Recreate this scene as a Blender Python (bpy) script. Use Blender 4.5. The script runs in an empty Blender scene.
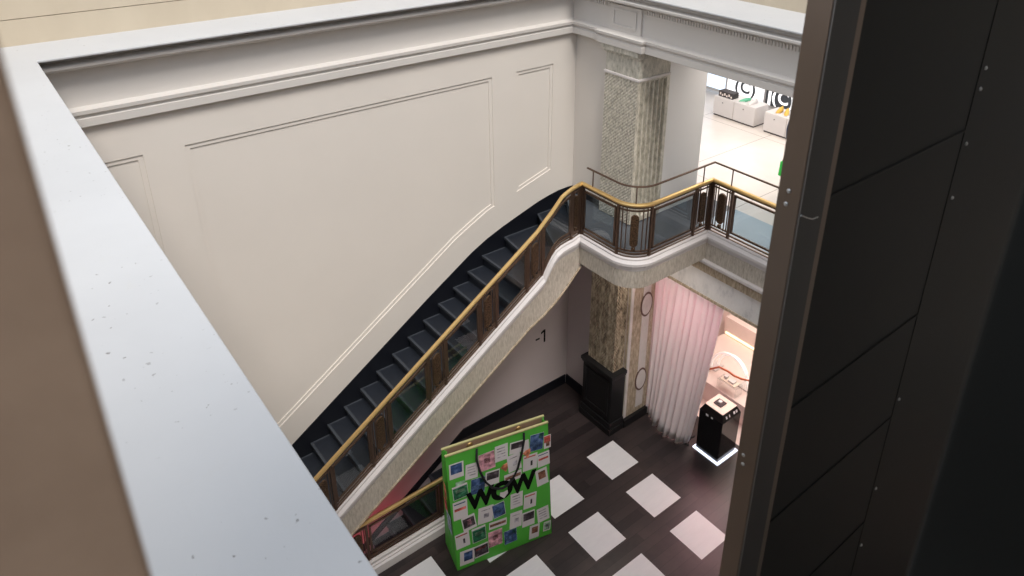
import bpy, bmesh, math, random
from mathutils import Vector, Matrix
random.seed(7)
PI = math.pi
SC = bpy.context.scene
COL = SC.collection

# ------------------------------------------------------------------ camera
cam_d = bpy.data.cameras.new('camera'); cam = bpy.data.objects.new('camera', cam_d); COL.objects.link(cam)
RR = ((0.78220655, -0.62298031, 0.00696055), (-0.24582042, -0.31887649, -0.91536337), (0.57247292, 0.71429218, -0.40256856))
rx, ry, rz = Vector(RR[0]), -Vector(RR[1]), -Vector(RR[2])
cam.matrix_world = Matrix(((rx.x, ry.x, rz.x, 0), (rx.y, ry.y, rz.y, -8.3284), (rx.z, ry.z, rz.z, 9.4), (0, 0, 0, 1)))
cam_d.sensor_width = 36; cam_d.lens = 746.526 * 36 / 1024
cam_d.shift_x = -0.02139; cam_d.shift_y = -0.12260
cam_d.clip_start = 0.02; cam_d.clip_end = 200
cam_d.dof.use_dof = True; cam_d.dof.focus_distance = 9.0; cam_d.dof.aperture_fstop = 5.2
SC.camera = cam

# ------------------------------------------------------------------ view, sky, lights
SC.view_settings.view_transform = 'Standard'; SC.view_settings.look = 'None'
SC.view_settings.gamma = 1.0; SC.view_settings.exposure = 0.0; SC.view_settings.use_curve_mapping = False
SC.cycles.use_denoising = True
SC.cycles.max_bounces = 8
w = bpy.data.worlds.new('sky'); SC.world = w; w.use_nodes = True
w.node_tree.nodes['Background'].inputs[0].default_value = (0.80, 0.88, 1.0, 1)
w.node_tree.nodes['Background'].inputs[1].default_value = 1.3

def area(name, loc, size, power, color, rot=(0, 0, 0), spread=None):
    l = bpy.data.lights.new(name, 'AREA'); l.shape = 'RECTANGLE'; l.size, l.size_y = size
    l.energy = power; l.color = color
    if spread: l.spread = spread
    o = bpy.data.objects.new(name, l); COL.objects.link(o); o.location = loc; o.rotation_euler = rot
    return o
sl = bpy.data.lights.new('sun_through_rooflight', 'SUN'); sl.energy = 3.0; sl.angle = math.radians(22); sl.color = (1.0, 0.945, 0.88)
so = bpy.data.objects.new('sun_through_rooflight', sl); COL.objects.link(so); so.rotation_euler = Vector((0.17, 0.53, -0.84)).to_track_quat('-Z', 'Y').to_euler()
area('shop_ceiling_light', (11.0, -1.5, 6.55), (4.5, 5.0), 150, (1.0, 0.95, 0.90))
area('lower_shop_ceiling_light', (10.2, -2.9, 2.85), (2.0, 2.6), 95, (1.0, 0.90, 0.82))
area('curtain_pink_light', (9.0, -2.1, 2.75), (0.6, 1.8), 24, (1.0, 0.36, 0.46), (0, math.radians(60), 0), math.radians(130))
area('under_landing_downlight', (7.05, -2.0, 3.58), (0.5, 0.25), 13, (1.0, 0.88, 0.78))
area('stairwell_red_light', (3.2, -0.75, -0.9), (1.2, 0.6), 4.0, (1.0, 0.05, 0.08), (math.radians(115), 0, 0))

area('post_fill_light', (0.2, -8.85, 11.1), (0.5, 0.3), 16, (1.0, 0.95, 0.9))  # added fill with no known source, brightens the brown timber board

# ------------------------------------------------------------------ materials
MATS = {}
class NT:
    def __init__(s, name):
        s.m = bpy.data.materials.new(name); s.m.use_nodes = True
        s.t = s.m.node_tree; s.b = s.t.nodes['Principled BSDF']
        s.tc = s.t.nodes.new('ShaderNodeTexCoord')
    def n(s, ty, **kw):
        x = s.t.nodes.new(ty)
        for k, v in kw.items(): setattr(x, k, v)
        return x
    def l(s, a, b): s.t.links.new(a, b)
    def noise(s, scale, detail=4, rough=.55, stretch=None, coord='Object'):
        nz = s.n('ShaderNodeTexNoise'); nz.inputs['Scale'].default_value = scale
        nz.inputs['Detail'].default_value = detail; nz.inputs['Roughness'].default_value = rough
        if stretch:
            mp = s.n('ShaderNodeMapping'); mp.inputs['Scale'].default_value = stretch
            if len(stretch) > 3: pass
            s.l(s.tc.outputs[coord], mp.inputs[0]); s.l(mp.outputs[0], nz.inputs['Vector'])
        else: s.l(s.tc.outputs[coord], nz.inputs['Vector'])
        return nz.outputs[0]
    def ramp(s, src, stops):
        r = s.n('ShaderNodeValToRGB'); e = r.color_ramp.elements
        while len(e) < len(stops): e.new(.5)
        for i, (p, c) in enumerate(stops): e[i].position = p; e[i].color = (*c, 1)
        s.l(src, r.inputs[0]); return r.outputs[0]
    def mix(s, f, a, b, mode='MIX'):
        x = s.n('ShaderNodeMix', data_type='RGBA', blend_type=mode)
        for sock, v in ((x.inputs[0], f), (x.inputs[6], a), (x.inputs[7], b)):
            if isinstance(v, (int, float)): sock.default_value = v
            elif isinstance(v, tuple): sock.default_value = (*v, 1)
            else: s.l(v, sock)
        return x.outputs[2]
    def math(s, op, a, b=None, c=None):
        x = s.n('ShaderNodeMath', operation=op)
        for i, v in enumerate((a, b, c)):
            if v is None: continue
            if isinstance(v, (int, float)): x.inputs[i].default_value = v
            else: s.l(v, x.inputs[i])
        return x.outputs[0]
    def xyz(s):
        x = s.n('ShaderNodeSeparateXYZ'); s.l(s.tc.outputs['Object'], x.inputs[0]); return x.outputs
    def bump(s, h, strength=.2, dist=.01):
        b = s.n('ShaderNodeBump'); b.inputs['Strength'].default_value = strength; b.inputs['Distance'].default_value = dist
        s.l(h, b.inputs['Height']); s.l(b.outputs[0], s.b.inputs['Normal'])
    def color(s, c):
        if isinstance(c, tuple): s.b.inputs['Base Color'].default_value = (*c, 1)
        else: s.l(c, s.b.inputs['Base Color'])
    def set(s, **kw):
        for k, v in kw.items(): s.b.inputs[k.replace('_', ' ')].default_value = v

def srgb(r, g, b):
    f = lambda v: (v / 255 / 12.92) if v <= 10 else ((v / 255 + .055) / 1.055) ** 2.4
    return (f(r), f(g), f(b))

def simple(name, c, rough=.5, metal=0, var=.08, scale=8, **kw):
    n = NT(name)
    c2 = tuple(max(0, v * (1 - var)) for v in c)
    n.color(n.mix(n.noise(scale), c2, tuple(min(1, v * (1 + var)) for v in c)))
    n.set(Roughness=rough, Metallic=metal, **kw)
    return n.m

def emis(name, c, s):
    n = NT(name); n.color(c); n.b.inputs['Emission Color'].default_value = (*c, 1)
    n.b.inputs['Emission Strength'].default_value = s
    return n.m

M = {}
def mk_paint(name, c, rough=.75):
    n = NT(name)
    nz = n.noise(.9, 5); nz2 = n.noise(40, 3)
    n.color(n.mix(nz, tuple(v * .94 for v in c), tuple(min(1, v * 1.04) for v in c)))
    n.set(Roughness=rough); n.bump(nz2, .06, .004); return n.m
M['paint'] = mk_paint('cream_wall_paint', (0.71, 0.66, 0.605))
M['mauve'] = mk_paint('shaded_mauve_wall_paint', (0.53, 0.455, 0.455))  # darker copy of the wall paint; under-stair shade put into the colour
M['white_paint'] = mk_paint('white_paint', (0.82, 0.80, 0.78))
M['moulding'] = mk_paint('moulding_paint', (0.69, 0.66, 0.63), .5)
M['frieze'] = mk_paint('frieze_paint', (0.66, 0.625, 0.59))
M['kerb'] = mk_paint('kerb_white_marble', (0.64, 0.60, 0.59), .55)

def mk_ledge():
    n = NT('weathered_white_ledge')
    base = n.mix(n.noise(1.3, 6), (0.47, 0.475, 0.485), (0.56, 0.565, 0.575))
    sc = n.ramp(n.noise(6, 8, .7, stretch=(1, .5, 1)), [(.60, (0, 0, 0)), (.78, (1, 1, 1))])
    base = n.mix(n.math('MULTIPLY', sc, .5), base, (.50, .49, .47))
    sp = n.ramp(n.noise(28, 2, .5), [(.69, (0, 0, 0)), (.73, (1, 1, 1))])
    reg = n.ramp(n.noise(2.0, 2), [(.45, (0, 0, 0)), (.6, (1, 1, 1))])
    base = n.mix(n.math('MULTIPLY', n.math('MULTIPLY', sp, reg), .8), base, (.16, .15, .14))
    n.color(base); n.set(Roughness=.55); n.bump(n.noise(9, 6), .15, .01); return n.m
M['ledge'] = mk_ledge()

def mk_beige():
    n = NT('beige_board')
    n.color(n.mix(n.noise(2.2, 6, .6, stretch=(1, 1, .4)), (0.47, 0.395, 0.295), (0.60, 0.52, 0.40)))
    n.set(Roughness=.8); return n.m
M['beige'] = mk_beige()

def mk_marble(name, a, b, c, stretch, scale=9, rough=.4, bump=.0):
    n = NT(name)
    v = n.noise(scale, 8, .7, stretch=stretch)
    col = n.ramp(v, [(.30, c), (.47, b), (.62, a)])
    col = n.mix(n.math('MULTIPLY', n.noise(60, 3, stretch=stretch), .35), col, b)
    n.color(col); n.set(Roughness=rough)
    if bump:
        x = n.xyz(); d = n.math('ADD', x[0], x[1])
        n.bump(n.math('SINE', n.math('ADD', n.math('MULTIPLY', x[2], 120.0), n.math('MULTIPLY', d, 120.0))), bump, .010)
    return n.m
M['travertine'] = mk_marble('beige_streaked_marble', (.60, .545, .475), (.46, .41, .35), (.27, .23, .18), (3.2, 3.2, .7), 14)
M['green_marble'] = mk_marble('grey_green_marble', (.66, .62, .54), (.47, .445, .38), (.22, .21, .17), (1.4, 1.4, .7), 14, .35)
M['brown_marble'] = mk_marble('brown_mottled_marble', (.62, .52, .40), (.40, .32, .23), (.17, .125, .085), (2.2, 2.2, .55), 12, .35)
M['grey_marble'] = mk_marble('pale_grey_veined_marble', (.78, .76, .75), (.72, .70, .69), (.46, .45, .46), (1, 1.6, .8), 3.2, .3)
M['ring'] = simple('dark_red_marble', (.13, .065, .05), .4, var=.3)
M['white_inlay'] = mk_marble('white_inlay_marble', (.72, .67, .65), (.66, .61, .59), (.52, .48, .46), (1, 1, .7), 4, .3)

def mk_chevron():
    n = NT('chevron_carved_brown_marble')
    x = n.xyz()
    d = n.math('PINGPONG', n.math('ADD', n.math('ADD', x[0], x[1]), 5.0), .11)
    ph = n.math('ADD', n.math('MULTIPLY', x[2], 95.0), n.math('MULTIPLY', d, 150.0))
    wv = n.math('SINE', ph)
    v = n.noise(10, 8, .7, stretch=(2, 2, .8))
    n.color(n.ramp(v, [(.34, (.11, .08, .05)), (.47, (.37, .29, .20)), (.60, (.62, .52, .385))]))
    n.set(Roughness=.45); n.bump(wv, .8, .014); return n.m
M['chevron'] = mk_chevron()

def mk_floor():
    n = NT('dark_plank_floor_with_white_marble_squares')
    x = n.xyz()
    fx = n.math('FLOORED_MODULO', n.math('SUBTRACT', x[0], 6.536 - 1.193 * 12), 1.193)
    fy = n.math('FLOORED_MODULO', n.math('SUBTRACT', x[1], -2.228 - .909 * 12), .909)
    m = n.math('MULTIPLY', n.math('LESS_THAN', fx, .596), n.math('LESS_THAN', fy, .603))
    m = n.math('MULTIPLY', m, n.math('LESS_THAN', x[0], 7.2)); m = n.math('MULTIPLY', m, n.math('LESS_THAN', x[1], -1.55))
    pl = n.math('FLOOR', n.math('MULTIPLY', x[1], 1 / .151)); pc = n.math('FLOOR', n.math('ADD', n.math('MULTIPLY', x[0], 1 / 1.193), n.math('MULTIPLY', pl, .37)))
    wn = n.n('ShaderNodeTexWhiteNoise', noise_dimensions='2D'); cb = n.n('ShaderNodeCombineXYZ')
    n.l(pl, cb.inputs[0]); n.l(pc, cb.inputs[1]); n.l(cb.outputs[0], wn.inputs['Vector'])
    grain = n.noise(7, 6, .6, stretch=(1.2, 9, 1))
    dark = n.mix(n.math('ADD', n.math('MULTIPLY', wn.outputs[0], .55), n.math('MULTIPLY', grain, .45)), (.010, .008, .009), (.052, .038, .037))
    scuff = n.ramp(n.noise(1.1, 4), [(.5, (0, 0, 0)), (.75, (1, 1, 1))])
    dark = n.mix(n.math('MULTIPLY', scuff, .25), dark, (.16, .11, .09))
    gap = n.math('LESS_THAN', n.math('FLOORED_MODULO', x[1], .151), .004)
    dark = n.mix(gap, dark, (.006, .005, .005))
    white = n.mix(n.noise(5, 8, .7, stretch=(.6, 2.5, 1)), (.72, .70, .71), (.88, .86, .86))
    n.color(n.mix(m, dark, white)); n.set(Roughness=.38); return n.m
M['floor'] = mk_floor()

def mk_shopfloor():
    n = NT('pale_marble_shop_floor')
    x = n.xyz()
    gx = n.math('LESS_THAN', n.math('FLOORED_MODULO', n.math('ADD', x[0], n.math('MULTIPLY', x[1], 0.0)), 2.4), .012)
    gy = n.math('LESS_THAN', n.math('FLOORED_MODULO', n.math('SUBTRACT', x[1], 1.0), 1.55), .012)
    g = n.math('MAXIMUM', gx, gy)
    c = n.mix(n.noise(1.1, 8, .65), (.66, .575, .51), (.86, .80, .75))
    n.color(n.mix(g, c, (.35, .30, .27))); n.set(Roughness=.22); return n.m
M['shopfloor'] = mk_shopfloor()
M['carpet'] = simple('navy_rubber_tread', (.014, .017, .024), .42, var=.35, scale=14)
M['nosing'] = simple('grey_navy_nosing', (.042, .047, .057), .5)
M['landing'] = simple('slate_blue_landing_floor', (.085, .092, .105), .22, var=.2, scale=3)
M['skirt'] = simple('black_navy_skirting', (.005, .006, .010), .4)
M['brass'] = simple('polished_brass', (.80, .55, .23), .34, .85, var=.12, scale=3)
M['bronze'] = simple('dark_bronze', (.16, .105, .078), .42, .85, var=.25, scale=25)
M['bronze_plate'] = NT('ornamental_bronze')
def mk_plate(n):
    v = n.noise(60, 3, .6); n.color(n.ramp(v, [(.35, (.05, .032, .022)), (.65, (.22, .135, .08))]))
    n.set(Roughness=.45, Metallic=.85); n.bump(v, .8, .01); return n.m
M['bronze_plate'] = mk_plate(M['bronze_plate'])
def mk_glass(name, tint=(1, 1, 1), rough=.02):
    n = NT(name); t = n.t
    tr = n.n('ShaderNodeBsdfTransparent'); tr.inputs[0].default_value = (*tint, 1)
    gl = n.n('ShaderNodeBsdfGlossy'); gl.inputs['Roughness'].default_value = rough
    lw = n.n('ShaderNodeLayerWeight'); lw.inputs[0].default_value = .5
    fac = n.math('ADD', n.math('MULTIPLY', n.math('POWER', lw.outputs['Facing'], 4.0), .6), .05)
    mx = n.n('ShaderNodeMixShader'); n.l(fac, mx.inputs[0]); n.l(tr.outputs[0], mx.inputs[1]); n.l(gl.outputs[0], mx.inputs[2])
    n.l(mx.outputs[0], t.nodes['Material Output'].inputs[0]); return n.m
M['glass'] = mk_glass('clear_glass_pane', (.80, .84, .86))
M['acrylic'] = mk_glass('clear_acrylic', (.93, .93, .93))
M['black_wood'] = simple('black_lacquered_wood', (.010, .010, .011), .33)
M['black_metal'] = simple('black_coated_steel', (.0045, .005, .0045), .5, 0, var=.4, scale=3, Specular_IOR_Level=.16)
M['bronze_metal'] = simple('brown_black_steel_profile', (.17, .125, .095), .36, .75, var=.2, scale=2)
M['steel'] = simple('bare_steel', (.55, .55, .55), .3, 1.0)
M['brown_post'] = NT('brown_timber')
def mk_post(n):
    n.color(n.mix(n.noise(14, 6, .7), (.24, .165, .115), (.40, .29, .21))); n.set(Roughness=.8); return n.m
M['brown_post'] = mk_post(M['brown_post'])
M['green'] = simple('bright_green_card', (.085, .47, .045), .5, var=.06, scale=2)
M['kraft'] = simple('brown_cardboard', (.40, .265, .18), .8)
M['paperw'] = simple('white_paper', (.70, .67, .68), .7, var=.04)
M['black_ink'] = simple('black_ink', (.004, .005, .004), .7, Specular_IOR_Level=.1)
M['rope'] = simple('black_rope', (.010, .011, .012), .8)
INK = {'blue': (.035, .09, .24), 'pink': (.62, .30, .36), 'green': (.015, .16, .07), 'dark': (.05, .035, .045), 'sky': (.16, .30, .55),
       'red': (.55, .09, .07), 'orange': (.70, .24, .12), 'brown': (.22, .09, .05), 'grey': (.42, .40, .44), 'black': (.012, .011, .016), 'lblue': (.42, .55, .70), 'lgreen': (.35, .55, .38)}
def mk_ink(k, c):
    n = NT('printed_' + k); v = n.noise(11, 3, .5)
    n.color(n.ramp(v, [(.38, tuple(x * .45 for x in c)), (.52, c), (.70, tuple(min(1, x * 1.5 + .10) for x in c))])); n.set(Roughness=.6); return n.m
INKM = {k: mk_ink(k, c) for k, c in INK.items()}
def mk_curtain():
    n = NT('white_sheer_curtain'); t = n.t
    n.color((.90, .88, .89)); n.set(Roughness=.85)
    tl = n.n('ShaderNodeBsdfTranslucent'); tl.inputs[0].default_value = (.82, .74, .74, 1)
    mx = n.n('ShaderNodeMixShader'); mx.inputs[0].default_value = .32
    n.l(n.b.outputs[0], mx.inputs[1]); n.l(tl.outputs[0], mx.inputs[2]); n.l(mx.outputs[0], t.nodes['Material Output'].inputs[0]); return n.m
M['curtain'] = mk_curtain()
M['pink'] = mk_paint('pink_wall_paint', (.84, .74, .68))
M['pink_floor'] = simple('pink_floor', (.82, .70, .64), .5, var=.05)
M['cream'] = simple('cream_top', (.80, .70, .58), .4)
M['gloss_black'] = simple('gloss_black_acrylic', (.006, .006, .007), .08)
M['led'] = emis('white_light_strip', (.80, .86, 1.0), 1.25)
M['warm_led'] = emis('warm_light_strip', (1.0, .80, .50), 1.6)
M['tube'] = emis('glowing_white_plastic', (1.0, .93, .88), .35)  # white plastic hoops with an added glow, not a light source
M['white'] = simple('white_laminate', (.70, .655, .63), .45, var=.03)
M['wdark'] = simple('dark_gap', (.05, .04, .04), .7)
M['poster'] = emis('backlit_white_poster', (.95, .95, .97), .75)
M['poster_dark'] = simple('dark_grey_vinyl', (.055, .062, .072), .6)
M['daypane'] = emis('daylit_window_glass', (.72, .85, 1.0), .75)
M['yellow'] = simple('mustard_yellow_shoe', (.68, .42, .07), .6)
M['mint'] = simple('green_plastic', (.12, .46, .27), .5)
M['orange_rope'] = simple('orange_red_cord', (.55, .13, .05), .6)
M['navy_cloth'] = simple('navy_cloth', (.018, .035, .085), .9)
M['skin'] = simple('skin', (.55, .34, .25), .6)
M['hair'] = simple('dark_hair', (.03, .02, .015), .6)
M['neon'] = simple('bright_green_bag_card', (.02, .55, .06), .5)

# ------------------------------------------------------------------ helpers
def obj(name, bm, mat, parent=None, smooth=False, bevel=0):
    me = bpy.data.meshes.new(name); bmesh.ops.recalc_face_normals(bm, faces=bm.faces[:]); bm.to_mesh(me); bm.free()
    for mm in (mat if isinstance(mat, (list, tuple)) else [mat]): me.materials.append(mm)
    if smooth:
        for p in me.polygons: p.use_smooth = True
    o = bpy.data.objects.new(name, me); COL.objects.link(o)
    if parent: o.parent = parent
    if bevel:
        b = o.modifiers.new('bevel', 'BEVEL'); b.width = bevel; b.segments = 2; b.limit_method = 'ANGLE'
    return o
def tag(o, label, cat, group=None):
    o['label'] = label; o['category'] = cat
    if group: o['group'] = group
    return o
def thing(name, label, cat, loc=(0, 0, 0), rz=0, group=None):
    o = bpy.data.objects.new(name, None); COL.objects.link(o); o.location = loc; o.rotation_euler = (0, 0, rz)
    o.empty_display_size = .1
    return tag(o, label, cat, group)
def struct(name, bm, mat, smooth=False, bevel=0):
    o = obj(name, bm, mat, None, smooth, bevel); o['kind'] = 'structure'; return o
def B(): return bmesh.new()
def box(bm, lo, hi, mi=0):
    x0, y0, z0 = lo; x1, y1, z1 = hi
    v = [bm.verts.new(p) for p in ((x0, y0, z0), (x1, y0, z0), (x1, y1, z0), (x0, y1, z0), (x0, y0, z1), (x1, y0, z1), (x1, y1, z1), (x0, y1, z1))]
    for f in ((0, 3, 2, 1), (4, 5, 6, 7), (0, 1, 5, 4), (1, 2, 6, 5), (2, 3, 7, 6), (3, 0, 4, 7)):
        q = bm.faces.new([v[i] for i in f]); q.material_index = mi
    return v
def hexa(bm, pts, mi=0):      # 8 points, bottom ring then top ring
    v = [bm.verts.new(p) for p in pts]
    for f in ((0, 3, 2, 1), (4, 5, 6, 7), (0, 1, 5, 4), (1, 2, 6, 5), (2, 3, 7, 6), (3, 0, 4, 7)):
        q = bm.faces.new([v[i] for i in f]); q.material_index = mi
def prism(bm, poly, a, b):    # poly of Vectors, extruded from +a to +b (Vectors)
    p0 = [bm.verts.new(Vector(p) + Vector(a)) for p in poly]; p1 = [bm.verts.new(Vector(p) + Vector(b)) for p in poly]
    n = len(poly); bm.faces.new(p0); bm.faces.new(p1[::-1])
    for i in range(n): bm.faces.new((p0[i], p1[i], p1[(i + 1) % n], p0[(i + 1) % n]))
def sides(path, closed=False):   # mitred horizontal "right of travel" normals
    out = []; n = len(path)
    def seg(i, j):
        d = Vector(path[j]) - Vector(path[i]); d.z = 0
        return d.normalized() if d.length > 1e-7 else None
    for i in range(n):
        a = seg(i - 1, i) if (i > 0 or closed) else None
        b = seg(i, (i + 1) % n) if (i < n - 1 or closed) else None
        if a is None: a = b
        if b is None: b = a
        na = Vector((a.y, -a.x, 0)); nb = Vector((b.y, -b.x, 0))
        m = (na + nb).normalized(); m = m / max(.35, m.dot(na)); out.append(m)
    return out
def sweep(bm, path, prof, caps=True):   # prof: list of (outward offset, dz)
    ns = sides(path); rings = []
    for p, nn in zip(path, ns):
        rings.append([bm.verts.new(Vector(p) + nn * o + Vector((0, 0, z))) for o, z in prof])
    k = len(prof)
    for a, b in zip(rings, rings[1:]):
        for i in range(k): bm.faces.new((a[i], b[i], b[(i + 1) % k], a[(i + 1) % k]))
    if caps: bm.faces.new(rings[0]); bm.faces.new(rings[-1][::-1])
def roundprof(w, h, n=10, cz=0, co=0): return [(co + w / 2 * math.cos(2 * PI * i / n), cz + h / 2 * math.sin(2 * PI * i / n)) for i in range(n)]
def rectprof(w, h, co=0, cz=0): return [(co - w / 2, cz - h / 2), (co + w / 2, cz - h / 2), (co + w / 2, cz + h / 2), (co - w / 2, cz + h / 2)]
def tube(bm, pts, r, n=8, closed=False):
    pts = [Vector(p) for p in pts]; rings = []
    for i, p in enumerate(pts):
        d = (pts[min(i + 1, len(pts) - 1)] - pts[max(i - 1, 0)]).normalized()
        up = Vector((0, 0, 1)) if abs(d.z) < .9 else Vector((0, 1, 0))
        a = d.cross(up).normalized(); b = d.cross(a)
        rings.append([bm.verts.new(p + (a * math.cos(2 * PI * k / n) + b * math.sin(2 * PI * k / n)) * r) for k in range(n)])
    for a, b in zip(rings, rings[1:]):
        for k in range(n): bm.faces.new((a[k], b[k], b[(k + 1) % n], a[(k + 1) % n]))
    bm.faces.new(rings[0]); bm.faces.new(rings[-1][::-1])
def lathe(bm, prof, c=(0, 0, 0), n=20):
    rings = [[bm.verts.new((c[0] + r * math.cos(2 * PI * k / n), c[1] + r * math.sin(2 * PI * k / n), c[2] + z)) for k in range(n)] for r, z in prof]
    for a, b in zip(rings, rings[1:]):
        for k in range(n): bm.faces.new((a[k], a[(k + 1) % n], b[(k + 1) % n], b[k]))
    bm.faces.new(rings[0][::-1]); bm.faces.new(rings[-1])
def text_bm(s, size, depth, offset=0.0, mat=Matrix(), space=1.0):
    cu = bpy.data.curves.new('t', 'FONT'); cu.body = s; cu.size = size; cu.extrude = depth; cu.offset = offset; cu.space_character = space; cu.align_x = 'CENTER'; cu.align_y = 'CENTER'
    o = bpy.data.objects.new('t', cu); COL.objects.link(o)
    dg = bpy.context.evaluated_depsgraph_get(); me = bpy.data.meshes.new_from_object(o.evaluated_get(dg))
    bm = bmesh.new(); bm.from_mesh(me); bm.transform(mat)
    bpy.data.objects.remove(o); bpy.data.curves.remove(cu); bpy.data.meshes.remove(me)
    return bm

# ------------------------------------------------------------------ room shell
F0 = 3.995                       # street-level shop floor
bm = B(); box(bm, (-1.2, 0, -3.2), (8.06, .42, 7.40)); struct('wall_panelled', bm, M['paint'])
bm = B(); box(bm, (-1.2, -9.2, -.3), (8.06, -1.42, 0)); box(bm, (8.06, -9.2, -.3), (8.72, .1, 0)); box(bm, (4.98, -1.42, -.3), (7.6, 0, 0)); struct('floor', bm, M['floor'])
bm = B(); box(bm, (7.478, -1.44, 0), (8.05, 0, 3.5)); struct('wall_shopfront', bm, M['mauve'])
bm = B(); prism(bm, [(x, 0, z) for x, z in ((.16, -3.1), (7.477, -3.1), (7.477, 3.55), (6.55, 3.3), (5.6, 2.75), (.16, -.85))], (0, -.012, 0), (0, -.0005, 0)); struct('wall_lower', bm, M['mauve'])  # thin skin over the wall, carries the painted shade below the flight
bm = B(); box(bm, (7.47, -1.30, F0 - .1), (8.87, 0, 6.70)); struct('wall_landing', bm, M['paint'])
bm = B(); box(bm, (7.99, -1.46, F0), (8.87, -1.29, 6.70)); struct('wall_opening_jamb', bm, M['white_paint'])
bm = B(); box(bm, (-.9, -9.2, 0), (.15, 0, 7.40)); struct('wall_near', bm, M['paint'])
bm = B(); box(bm, (2.35, -7.375, 0), (8.05, -7.10, 5.2)); struct('wall_side', bm, M['paint'])
bm = B(); box(bm, (-1.2, -9.4, 0), (8.4, -9.2, 11.2)); struct('wall_rear', bm, M['paint'])
bm = B(); box(bm, (-.9, -9.2, 7.464), (-.56, .43, 8.7)); struct('wall_near_upper', bm, M['beige'])
bm = B(); box(bm, (-1.2, -9.4, 11.2), (8.4, -8.2, 11.4)); struct('ceiling_gallery', bm, M['white_paint'])
bm = B(); box(bm, (8.05, -9.2, F0 - .45), (16.5, 4.5, F0)); struct('floor_shop', bm, M['shopfloor'])
bm = B(); box(bm, (8.05, -9.2, 6.72), (16.5, 4.5, 7.2)); struct('ceiling_shop', bm, M['white_paint'])
bm = B(); box(bm, (13.45, -9.2, F0), (13.8, 4.5, 6.68)); box(bm, (8.87, 3.9, F0), (13.5, 4.2, 6.68)); box(bm, (8.05, -9.4, F0), (13.5, -9.2, 6.68)); struct('wall_shop', bm, M['white_paint'])
bm = B(); box(bm, (8.12, -6.8, F0), (9.06, -2.08, F0 + .004)); struct('floor_threshold', bm, simple('pale_blue_glossy_tile', (.36, .46, .53), .15, var=.15, scale=2))
# lower shop
bm = B(); box(bm, (8.72, -9.2, -.3), (13, 1, 0)); struct('floor_lower_shop', bm, M['pink_floor'])
bm = B(); box(bm, (10.7, -9.2, 0), (10.95, 1, 3.5)); box(bm, (8.05, .2, 0), (10.8, .45, 3.5)); box(bm, (8.05, -9.45, 0), (10.8, -9.2, 3.5)); struct('wall_lower_shop', bm, M['pink'])
# boards above the ledges
bm = B(); box(bm, (-1.2, .43, 7.40), (8.4, .6, 7.715)); box(bm, (-1.2, .435, 7.722), (8.4, .6, 11.5)); struct('wall_upper_boards', bm, M['beige'])
bm = B(); box(bm, (8.06, -9.2, 7.2), (8.3, .44, 11.5)); struct('wall_upper_boards_shop', bm, M['beige'])

# entablature: swept round two sides (panelled wall, then pillar side)
def entab():
    pathA = [(.15, 0, 0), (7.42, 0, 0), (7.42, -9.2, 0)]
    # outward (into the well) is right of travel when going +X (=-Y) then -Y (=-X)
    prof = [(-.25, 6.672), (.05, 6.672), (.075, 6.676), (.08, 6.685), (.10, 6.69), (.105, 6.775), (.085, 6.785), (.085, 6.80), (.12, 6.825), (.125, 6.865), (.05, 6.875), (.03, 6.885),
            (.03, 7.255), (.05, 7.265), (.19, 7.31), (.215, 7.325), (.218, 7.352), (.195, 7.362), (.10, 7.37), (.10, 7.425), (.17, 7.436), (.17, 7.444), (-.25, 7.444)]
    bm = B(); sweep(bm, [Vector(p) for p in pathA], prof); return bm
struct('trim_entablature', entab(), M['frieze'])
bm = B()
for i in range(190): y = -.2 - i * .0445; box(bm, (7.374, y - .024, 7.195), (7.395, y, 7.252))
struct('trim_dentils', bm, M['frieze'])
# projecting block of the entablature over the pillar, with its sunk panel
bm = B()
box(bm, (7.355, -1.44, 6.88), (7.40, -.83, 7.255))
blk = [Vector((7.5, -.83, 0)), Vector((7.385, -.83, 0)), Vector((7.385, -1.44, 0)), Vector((7.5, -1.44, 0))]
sweep(bm, blk, [(-.05, 6.672), (.085, 6.672), (.11, 6.676), (.115, 6.687), (.135, 6.692), (.14, 6.777), (.12, 6.787), (.12, 6.802), (.155, 6.827), (.16, 6.867), (.085, 6.877), (.03, 6.887), (-.05, 6.887)])
def frame(bm, x0, x1, a0, b0, a1, b1, w):
    for (p, q, r, s) in ((a0, b0, a1, b0 + w), (a0, b1 - w, a1, b1), (a0, b0 + w, a0 + w, b1 - w), (a1 - w, b0 + w, a1, b1 - w)):
        box(bm, (x0, min(p, r), q), (x1, max(p, r), s))
frame(bm, 7.338, 7.356, -1.36, 6.955, -.90, 7.205, .03)
struct('trim_entablature_block', bm, M['frieze'], bevel=.004)
# ledges
bm = B(); box(bm, (-.55, -9.2, 7.438), (.583, -.29, 7.464)); box(bm, (-.55, -.30, 7.438), (8.10, .44, 7.464)); box(bm, (7.19, -9.2, 7.438), (8.10, -.29, 7.464))
struct('trim_ledge', bm, M['ledge'], bevel=.008)
bm = B()
near = [Vector((.15, -9.2, 0)), Vector((.15, -.1, 0))]
sweep(bm, near, [(-.1, 6.64), (.2, 6.64), (.2, 6.88), (.12, 6.9), (.12, 7.2), (.3, 7.3), (.40, 7.40), (-.1, 7.40)])
struct('trim_near_cornice', bm, M['frieze'])

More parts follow.
